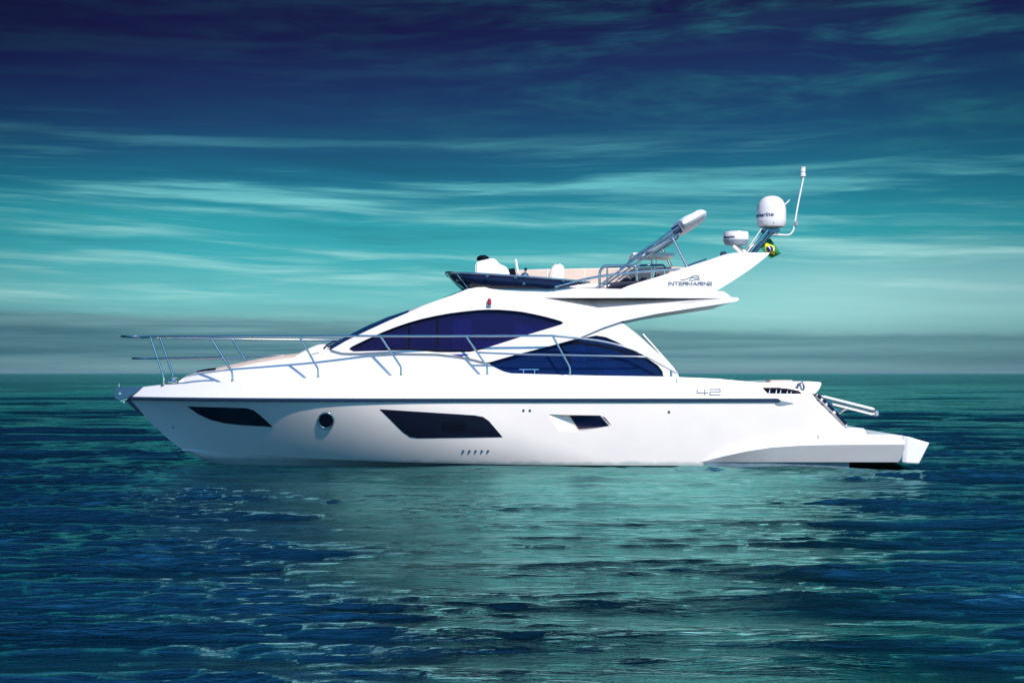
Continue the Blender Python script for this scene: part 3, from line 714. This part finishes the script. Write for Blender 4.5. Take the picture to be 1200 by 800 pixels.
# --- flybridge windscreen: a band that wraps the bow end of the flybridge and leans outward
topb = [(692, 331.3), (660, 328.3), (620, 325), (580, 322.4), (548, 320.6), (533, 320.4)]
botb = [(644, 337.8), (630, 337.5), (610, 337.5), (585, 338), (562, 338.6), (549, 339.6)]
yw = [-1.44, -1.43, -1.42, -1.40, -1.32, -1.18]; yb = [-1.42, -1.40, -1.38, -1.34, -1.26, -1.12]
tp = [at(a, b, y) for (a, b), y in zip(topb, yw)]; bt = [at(a, b, y) for (a, b), y in zip(botb, yb)]
tp = catmull(tp, 5); bt = catmull(bt, 5)
tc_ = at(522.5, 321.3, 0); bc_ = at(541.5, 338, 0)
def nose(a, c_, n=8):   # rounded front from a side end to the centreline
    return [Vector((a.x+(c_.x-a.x)*math.sin(u*math.pi/2), a.y*math.cos(u*math.pi/2)**.8 if u < 1 else 0., a.z+(c_.z-a.z)*u)) for u in np.linspace(0, 1, n)[1:]]
tp += nose(tp[-1], tc_); bt += nose(bt[-1], bc_)
mir = lambda L: L+[Vector((p.x, -p.y, p.z)) for p in L[-2::-1]]
TP, BT = mir(tp), mir(bt)
ws_ = loft('flybridge_windscreen', [TP, [(a*.5+b*.5)+Vector((-.01, 0, -.012)) for a, b in zip(TP, BT)], BT], 'acrylic', yacht)
sm = ws_.modifiers.new('thickness', 'SOLIDIFY'); sm.thickness = .014
tube('windscreen_rail', [p+Vector((0, 0, .01)) for p in TP], .017, 'chrome', ws_)
tube('windscreen_post', [at(536, 321.5, -1.2), at(548, 337.5, -1.15)], .012, 'chrome', ws_)
for a, b, y in ((571, 323.6, -1.41), (604, 325.4, -1.42), (660, 329, -1.44), (614, 332.5, -1.41)):
    box('windscreen_clip', at(a, b, y-.02), (.05, .03, .05), 'steel_dark', ws_)
# helm console, wheel, seats
def px_slab(name, pts, yc, hw, m, parent, bev=.03):
    q = [at(a, b, yc-hw) for a, b in pts]
    return slab(name, [(p.x, p.z) for p in q], yc-hw, yc+hw, m, parent, bev)
hc = px_slab('helm_console', [(557, 337), (557, 308.5), (560, 306), (577, 302.2), (580, 302.8), (586, 310), (592, 311.2), (597, 318), (598, 337)], .15, .55, 'white', yacht, .045)
lathe('compass', [(.11, 0), (.12, .03), (.10, .07), (.05, .095), (.01, .1)], at(566, 305.2, -.1), 'frame', hc, 20)
px_slab('instrument_panel', [(594, 322), (594.5, 315.3), (603, 313.8), (605, 321.5)], .1, .3, 'frame', hc, .012)
c_ = at(606, 312.5, .1)
wh = [c_+Vector((.045*math.sin(a)*0+.055*math.cos(a)*-.18, .24*math.sin(a), .17*math.cos(a))) for a in np.linspace(0, 2*math.pi, 33)]
px_slab('wheel_cover', [(603.2, 303.4), (605.5, 303), (608.5, 320.5), (605.5, 321)], .1, .22, 'white', hc, .012)
tube('throttle_lever', [at(614.5, 323, -.55), at(616, 316, -.55)], .018, 'chrome', hc)
lathe('throttle_knob', [(.005, -.03), (.03, -.01), (.03, .01), (.005, .03)], at(616, 315.6, -.55), 'frame', hc, 12)
lathe('throttle_base', [(.08, 0), (.075, .03), (.04, .06), (.01, .065)], at(614.8, 323.6, -.55), 'chrome', hc, 16)
hs = px_slab('helm_seat', [(643, 336), (646, 318), (649, 311.5), (653, 309), (659, 309.3), (661.3, 312), (660.5, 337)], .0, .42, 'white', yacht, .05)
px_slab('seat_cushion', [(641.5, 336), (644.3, 318), (648, 311), (652, 308.4), (654, 309.5), (650, 316), (647, 336)], .0, .38, 'beige', hs, .02)
be = px_slab('bench_backrest', [(601, 337), (602, 316.2), (640, 315), (700, 314), (800, 312.4), (806, 314), (806, 337)], 1.30, .07, 'beige', yacht, .03)
for a_ in (641, 684, 724, 765): px_slab('seat_seam', [(a_, 336), (a_, 314.8), (a_+.8, 314.8), (a_+.8, 336)], 1.222, .004, 'cream', be, 0)
px_slab('bench_seat', [(668, 338), (668, 333), (800, 332), (800, 338)], .95, .3, 'cream', be, .03)
# black cushions round the table
cu = px_slab('black_bench', [(711, 338.5), (717, 331.5), (723, 329.8), (757, 328.5), (757, 338)], -.6, .55, 'cushion', yacht, .03)
for i, (a, b, ww) in enumerate(((734, 324.5, 9), (745, 323.5, 8), (755, 324.5, 8), (774, 320.5, 9))):
    px_slab('scatter_cushion', [(a-ww*.6, b+6), (a-ww*.5, b+1), (a, b), (a+ww*.5, b+1.2), (a+ww*.6, b+6)], -.3+.1*i, .22, 'cushion', cu, .025)
# table
tb = px_slab('flybridge_table', [(741, 297), (742, 296), (790, 296), (791.5, 297), (791, 299.5), (788, 300.5), (746, 300.5), (742, 299.3)], .1, .45, 'white', yacht, .012)
tube('table_leg', [at(766, 300, .1), at(766, 336, .1)], .055, 'chrome', tb, 16)
# rails of the flybridge
fr_ = tube('flybridge_handrail', catmull([at(650, 336.2, -1.42), at(672, 330.5, -1.42), at(697, 325, -1.42), at(730, 320.5, -1.4), at(765, 317.5, -1.38), at(797, 315.5, -1.36)], 6), .022, 'chrome', yacht)
tube('rail_post', [at(778, 317, -1.38), at(779, 323, -1.38)], .018, 'chrome', fr_)
hp = catmull([at(703, 339, -.9), at(702.5, 326, -.9), at(703.5, 317.5, -.9), at(708, 312.6, -.9), at(714, 311.6, -.9), at(740, 311.6, -.9), at(745.5, 313.5, -.9), at(746.5, 320, -.9), at(746.5, 334, -.9)], 5)
hoop = tube('stair_guard_rail', hp, .024, 'chrome', yacht)
tube('guard_bar', [at(711.5, 313, -.3), at(711.5, 338, -.3)], .018, 'chrome', hoop)
tube('guard_bar', [at(712, 312, -.3), at(777, 310.5, -.3), at(780, 314, -.3)], .022, 'steel_dark', hoop)
tube('guard_bar', [at(703, 333, -.9), at(746, 330, -.9)], .018, 'chrome', hoop)
# folded sun awning in its sleeve
bi = bpy.data.objects.new('folded_awning', None); COL.objects.link(bi); bi.parent = yacht
d_ = Vector((25.5, -13.5)).normalized()
s0, s1 = Vector((793, 269.5)), Vector((819, 255.2))
prof = [(0, .05), (.02, .105), (.1, .125), (.35, .135), (.7, .128), (.9, .12), (.97, .10), (1., .05)]
vs, fs = [], []
for (u, r_) in prof:
    cpx = s0+(s1-s0)*u
    for k in range(20):
        a = 2*math.pi*k/20
        o_ = at(cpx.x, cpx.y, -.1)
        n_ = Vector((-.47, 0, .88))
        wob = 1+.05*math.sin(3*a+u*9)
        vs.append(o_+n_*(r_*math.cos(a)*wob)+Vector((0, 1, 0))*(.95*math.sin(a) if False else 1.05*math.copysign(abs(math.sin(a))**.6, math.sin(a))))
for i in range(len(prof)-1):
    for k in range(20): fs.append((i*20+k, i*20+(k+1) % 20, (i+1)*20+(k+1) % 20, (i+1)*20+k))
fs += [tuple(range(20)), tuple((len(prof)-1)*20+k for k in range(20))]
cv = raw('awning_sleeve', vs, fs, 'canvas', bi, True, 60); cv.parent = bi
for yy in (-1.05, .85):
    for j, (a, b) in enumerate((((697, 338.5), (787, 273)), ((703, 337.5), (793, 277)), ((726, 316), (789, 268)), ((742, 301), (795, 266)), ((736, 306), (797, 273)), ((752, 296), (798, 270)))):
        dy = .03*(j % 3)
        tube('awning_pole', [at(*a, yy+dy), at(*b, yy+dy)], .017 if j < 2 else .014, 'chrome', bi)
tube('awning_sleeve_end', [at(789, 272.5, -.95), at(797, 267.5, -.95)], .085, 'rubber', bi, 14)
px_slab('awning_canvas_roll', [(757, 295), (776, 283), (797, 274), (796, 279), (780, 288), (768, 295), (760, 297)], .2, .8, 'grey', bi, .03)
tube('awning_strut', [at(788, 279, -1.1), at(806, 314.5, -1.3)], .022, 'chrome', bi)
tube('awning_strut', [at(773, 286, .9), at(787, 312.5, 1.1)], .022, 'chrome', bi)
# --- radar arch
def fin_y(x, z): return 1.45-.20*(z-3.1)
fin = [(724, 340.5), (735, 335.3), (748, 331), (770, 324.5), (790, 318), (808, 312), (830, 305), (848, 298.6), (860, 296.3), (880, 295.9), (902, 296), (900, 299), (890, 307.3), (880, 315), (860, 328.3), (841, 340), (838, 343), (770, 342.5)]
ar = bpy.data.objects.new('radar_arch', None); COL.objects.link(ar); ar.parent = yacht
for sd_ in (-1, 1): shell('arch_fin', xz(fin, fin_y), fin_y, 'white', ar, t=.16, step=.09, sides=(sd_,))
rows = []
for a, b, c2, d2 in ((846, 299.5, 838, 341), (862, 297, 862, 326), (884, 296.5, 884, 311.5), (899, 296.8, 899, 299.5)):
    p, q = on(a, b, fin_y), on(c2, d2, fin_y)
    if a == 846: continue
    rows.append([(p.x, p.y+.05, p.z-.012), (p.x, -p.y-.05, p.z-.012), (q.x, -p.y-.05, max(q.z, p.z-.22)+.0), (q.x, p.y+.05, max(q.z, p.z-.22))])
loft('arch_beam', rows, 'white', ar, closed=True)
box('speaker', at(847.5, 299, -1.0), (.09, .2, .12), 'rubber', ar)
tube('arch_rail', [at(806, 311.5, -1.3), at(812, 309, -1.3), at(828, 303.5, -1.3)], .016, 'steel_dark', ar)
# name on the fin
def letters(word, x0, x1, y0, y1, gap=.28):
    G_ = {'I': ([[(0, 0), (0, 1)]], .12), 'N': ([[(0, 1), (0, 0), (1, 1), (1, 0)]], 1), 'T': ([[(0, 0), (1, 0)], [(.5, 0), (.5, 1)]], .95),
         'E': ([[(0, 0), (1, 0)], [(0, .5), (1, .5)], [(1, 1), (0, 1), (0, .5)]], .9), 'R': ([[(0, 1), (0, .45), (1, .45), (1, 0), (0, 0)], [(.45, .45), (1, 1)]], .95),
         'M': ([[(0, 1), (0, 0), (.5, .8), (1, 0), (1, 1)]], 1.2), 'A': ([[(0, 1), (.5, 0), (1, 1)], [(.25, .7), (.75, .7)]], 1.1)}
    tot = sum(G_[c][1] for c in word)+gap*(len(word)-1)*1.15; k = (x1-x0)/tot; x = x0; out = []
    for c in word:
        st_, w_ = G_[c]
        for ln in st_: out.append([(x+px*w_*k, y0+py*(y1-y0)) for px, py in ln])
        x += (w_+gap*1.15)*k
    return out
ribbons('lettering', letters('INTERMARINE', 783.3, 834.2, 330.6, 334.2), fin_y, .95, 'ink', ar, off=.007)
lg = [[(798, 327.6), (801, 328), (805, 326.8), (809, 325), (813, 323.2), (816, 322.8), (818.6, 323.8), (819.3, 325.2), (818, 326.6), (815.5, 327.2)],
      [(807.5, 328.2), (811, 328.6), (814.5, 327.8), (817.5, 327.2), (820, 327.7)], [(809, 326.4), (812, 325), (815, 325.6), (817, 325)]]
ribbons('emblem', lg, fin_y, .85, 'ink', ar, off=.007)
# satellite dome
dc = at(904, 267, 0); s_ = 28/F
dome_prof = [(10*s_, 0), (15*s_, 1.2*s_), (16.7*s_, 4*s_), (17.2*s_, 9*s_), (17.2*s_, 19*s_), (16.8*s_, 23.5*s_), (15.6*s_, 28*s_), (13.2*s_, 32.3*s_), (9.6*s_, 35.5*s_), (5*s_, 37.2*s_), (.3*s_, 37.7*s_)]
dome = lathe('satellite_dome', dome_prof, dc, 'white', yacht, 48)
def wrapped_text(name, body, size, c, r, z, phi0, m, parent, shear=.25, stretch=1.15):
    cu_ = bpy.data.curves.new(name, 'FONT'); cu_.body = body; cu_.size = size; cu_.shear = shear; cu_.extrude = .002; cu_.offset = .0025
    ob = bpy.data.objects.new(name, cu_); COL.objects.link(ob)
    dg = bpy.context.evaluated_depsgraph_get(); me = bpy.data.meshes.new_from_object(ob.evaluated_get(dg))
    bpy.data.objects.remove(ob); 
    for v in me.vertices:
        ph = phi0+v.co.x*stretch/r; rad = r+.004+v.co.z
        v.co = Vector((c[0]+rad*math.sin(ph), c[1]-rad*math.cos(ph), z+v.co.y))
    me.materials.clear()
    return link(name, me, m, parent)
wrapped_text('lettering', 'Raymarine', .105, dc, 17*s_, dc.z+12*s_, -1.95, 'inkd', dome)
lathe('dome_foot', [(.10, -.14), (.075, -.12), (.075, 0), (.10, .004)], dc+Vector((.05, 0, 0)), 'white', dome, 20)
box('dome_drain', dc+Vector((.0, -.262, .07)), (.03, .03, .025), 'grey', dome)
px_slab('dome_bracket', [(893, 268), (914, 267.6), (915, 270.5), (907, 272), (896, 272)], 0, .14, 'steel_dark', dome, .01)
# radar scanner
rc = at(862.5, 287.5, -.25); s_ = 27.75/F
rad = lathe('radar_scanner', [(12.5*s_, 2*s_), (14.6*s_, 5*s_), (15*s_, 8*s_), (14.9*s_, 13*s_), (14.2*s_, 15.4*s_), (11*s_, 16.2*s_), (1*s_, 16.6*s_)], rc, 'white', yacht, 40)
lathe('scanner_base', [(9*s_, 0), (12.5*s_, .6*s_), (14.75*s_, 5*s_), (14.9*s_, 6.*s_)], rc, 'grey', rad, 40)
wrapped_text('lettering', 'Raymarine', .05, rc, 15*s_, rc.z+8*s_, -1.30, 'inkd', rad)
for k in (0, 1):
    tube('scanner_leg', [at(859+5*k, 288, -.4+.2*k), at(870+6*k, 298.5, -.4+.2*k)], .035, 'white', rad)
# mast
ms = bpy.data.objects.new('mast', None); COL.objects.link(ms); ms.parent = yacht
for yy in (-.2, .12): tube('mast_tube', [at(876, 299, yy), at(900, 269.5, yy)], .03, 'chrome', ms)
tube('mast_tube', [at(882, 298, -.1), at(906, 270, -.1)], .036, 'steel_dark', ms)
tube('mast_brace', [at(872, 299, 0), at(879, 291, 0), at(884, 288, 0)], .05, 'white', ms)
tube('whip_aerial', [at(878, 289, -.15), at(892.5, 268, -.15)], .012, 'white', ms)
tube('whip_aerial', [at(913, 246, .35), at(926.5, 233.6, .35)], .016, 'white', ms)
an = tube('antenna', catmull([at(906, 274.5, 0), at(917, 275.3, 0), at(924, 275.2, 0), at(928, 272.5, 0), at(930.5, 266, 0), at(935, 240, 0), at(941.5, 208, 0)], 6), .018, 'white', yacht)
ac = at(940.8, 208, 0)
lathe('antenna_head', [(.03, 0), (.052, .02), (.052, .075), (.04, .085), (.04, .10), (.05, .105), (.05, .17), (.055, .175), (.055, .19), (.01, .196)], ac, 'white', an, 20)
box('antenna_clamp', at(933, 262, -.02), (.05, .06, .09), 'grey', an)
# --- bow rail
def rail_y(px, py, inset=.07):
    y = -1.5
    for _ in range(12):
        p = at(px, py, y); y = -max(gun_y(p.x, sheer(p.x))-inset, .0)
    return p.x, y
def stan(tpx, tpy, bpx, bpy_):
    x, y = rail_y(bpx, bpy_, .0 if bpx < 200 else .07)
    b = at(bpx, bpy_+1.5, y); k = at(bpx-.5, bpy_-9, y); t_ = at(tpx, tpy, y+.02)
    return [b, at(bpx, bpy_-5, y), k, t_]
sd = [(176, 394, 191.5, 448), (246, 394, 272.5, 445), (350.5, 393.6, 373, 440.5), (445.5, 393.6, 470, 438), (546, 393.6, 571, 438), (647.5, 393.2, 668, 438.5)]
sts = [stan(*q) for q in sd]
head = [Vector((at(142, 394, 0).x, 0, at(142, 394, 0).z)), Vector((at(143.5, 394, -.18).x, -.18, at(143.5, 394, -.18).z)), Vector((at(153, 394, -.34).x, -.34, at(153, 394, -.34).z))]
top_ = head+[q[-1] for q in sts]
tail = [(700, 399, -1.72), (736, 407.5, -1.72), (757, 417.3, -1.72), (793, 437, -1.72)]
near = catmull(top_, 6)+[p for p in catmull([top_[-1]]+[at(*q) for q in tail], 5)[1:]]
br = bpy.data.objects.new('bow_rail', None); COL.objects.link(br); br.parent = yacht
flip = lambda L: [Vector((p.x, -p.y, p.z)) for p in L]
tube('top_rail', flip(near)[::-1]+near[1:], .020, 'chrome', br)
low = [at(155, 419.8, 0), at(156.5, 419.8, -.15), at(166, 419.6, -.30), lerp(sts[0][2], sts[0][3], .43), lerp(sts[1][2], sts[1][3], .41)]
lown = catmull(low, 5)
tube('mid_rail', flip(lown)[::-1]+lown[1:], .018, 'chrome', br)
fl2 = [lerp(flip(sts[1])[2], flip(sts[1])[3], .45), at(330, 416, 1.55), at(352, 415.5, 1.6)]
tube('mid_rail', fl2, .014, 'chrome', br)
tube('mid_rail', [lerp(sts[4][2], sts[4][3], .45), at(609, 415, -1.77), at(668, 416, -1.77), at(745, 417.6, -1.74), at(757, 418, -1.72)], .016, 'chrome', br)
for i, q in enumerate(sts):
    st_ = tube('stanchion', q, .019, 'chrome', br)
    lathe('stanchion_foot', [(.045, 0), (.045, .012), (.026, .02), (.026, .05)], q[0]+Vector((0, 0, -.02)), 'chrome', br, 12)
    if i < 3: tube('stanchion', flip(q), .019, 'chrome', br)
tube('stanchion', [at(786.5, 442.5, -1.72), at(786.5, 434, -1.72)], .022, 'chrome', br)
# bow fittings
ba = px_slab('bow_roller', [(134, 455), (136, 453.5), (163, 453), (170, 452.2), (160, 460), (150, 466), (138, 469), (134, 466)], 0, .10, 'steel_dark', yacht, .012)
tube('roller_pin', [at(139.5, 454, -.02), at(139.5, 449.5, -.02)], .022, 'chrome', ba)
tube('roller_pin', [at(140.5, 461, -.12), at(140.5, 461, .12)], .022, 'chrome', ba)
ak = px_slab('anchor', [(141, 467.5), (147, 464.5), (152, 464), (149, 468), (145, 470.5), (148, 472), (142.5, 471.3), (140, 469.5)], 0, .07, 'chrome', yacht, .012)
wl = lathe('windlass', [(.11, 0), (.11, .04), (.06, .055), (.055, .09), (.085, .10), (.085, .12), (.02, .135)], at(203, 449.5, -.12), 'chrome', yacht, 24)
box('windlass_motor', at(199, 447.6, -.12), (.08, .1, .07), 'steel_dark', wl)
tube('cleat', [at(196.5, 447, -.42), at(207, 447, -.42)], .022, 'chrome', yacht)

# ------------------------------------------------------------------ sea haze
hm = bpy.data.materials.new('sea_haze'); hm.use_nodes = True; t = NT(hm.node_tree); t.n.clear()
pv = t.node('ShaderNodeVolumePrincipled', {'Color': (.36, .52, .58, 1), 'Density': HAZE, 'Anisotropy': .1})
mo = t.node('ShaderNodeOutputMaterial'); t.l.new(pv.outputs[0], mo.inputs['Volume'])
bm = bmesh.new(); box_bm(bm, (0, 11000, 6.5), (22000, 27000, 16.6)); me = bpy.data.meshes.new('haze'); bm.to_mesh(me); bm.free()
me.materials.append(hm); hz = bpy.data.objects.new('haze', me); COL.objects.link(hz)
tag(hz, 'thin pale sea haze softening the far horizon', None, 'stuff')

# ------------------------------------------------------------------ flag below the dome
A_, B_, C_, D_ = (902.6, 279.), (915., 297.), (902.6, 303.5), (888.5, 287.)
nu, nv = 24, 16; vs, fs, uvs = [], [], []
for j in range(nv+1):
    for i in range(nu+1):
        u, v = i/nu, j/nv
        a = [A_[k]*(1-u)*(1-v)+B_[k]*u*(1-v)+C_[k]*u*v+D_[k]*(1-u)*v for k in (0, 1)]
        y = .05+.05*math.sin(6*u+3.5*v)+.03*math.sin(9*v+2*u)
        vs.append(at(a[0], a[1], y)); uvs.append((u, 1-v))
for j in range(nv):
    for i in range(nu): k = j*(nu+1)+i; fs.append((k, k+1, k+nu+2, k+nu+1))
me = bpy.data.meshes.new('flag'); me.from_pydata(vs, [], fs); ul = me.uv_layers.new(name='UVMap')
for lp in me.loops: ul.data[lp.index].uv = uvs[lp.vertex_index]
me.polygons.foreach_set('use_smooth', [True]*len(me.polygons))
fg = link('flag', me, 'flag'); sm = fg.modifiers.new('thickness', 'SOLIDIFY'); sm.thickness = .003
tag(fg, 'green flag with yellow diamond and blue disc hanging under the white dome', 'flag')
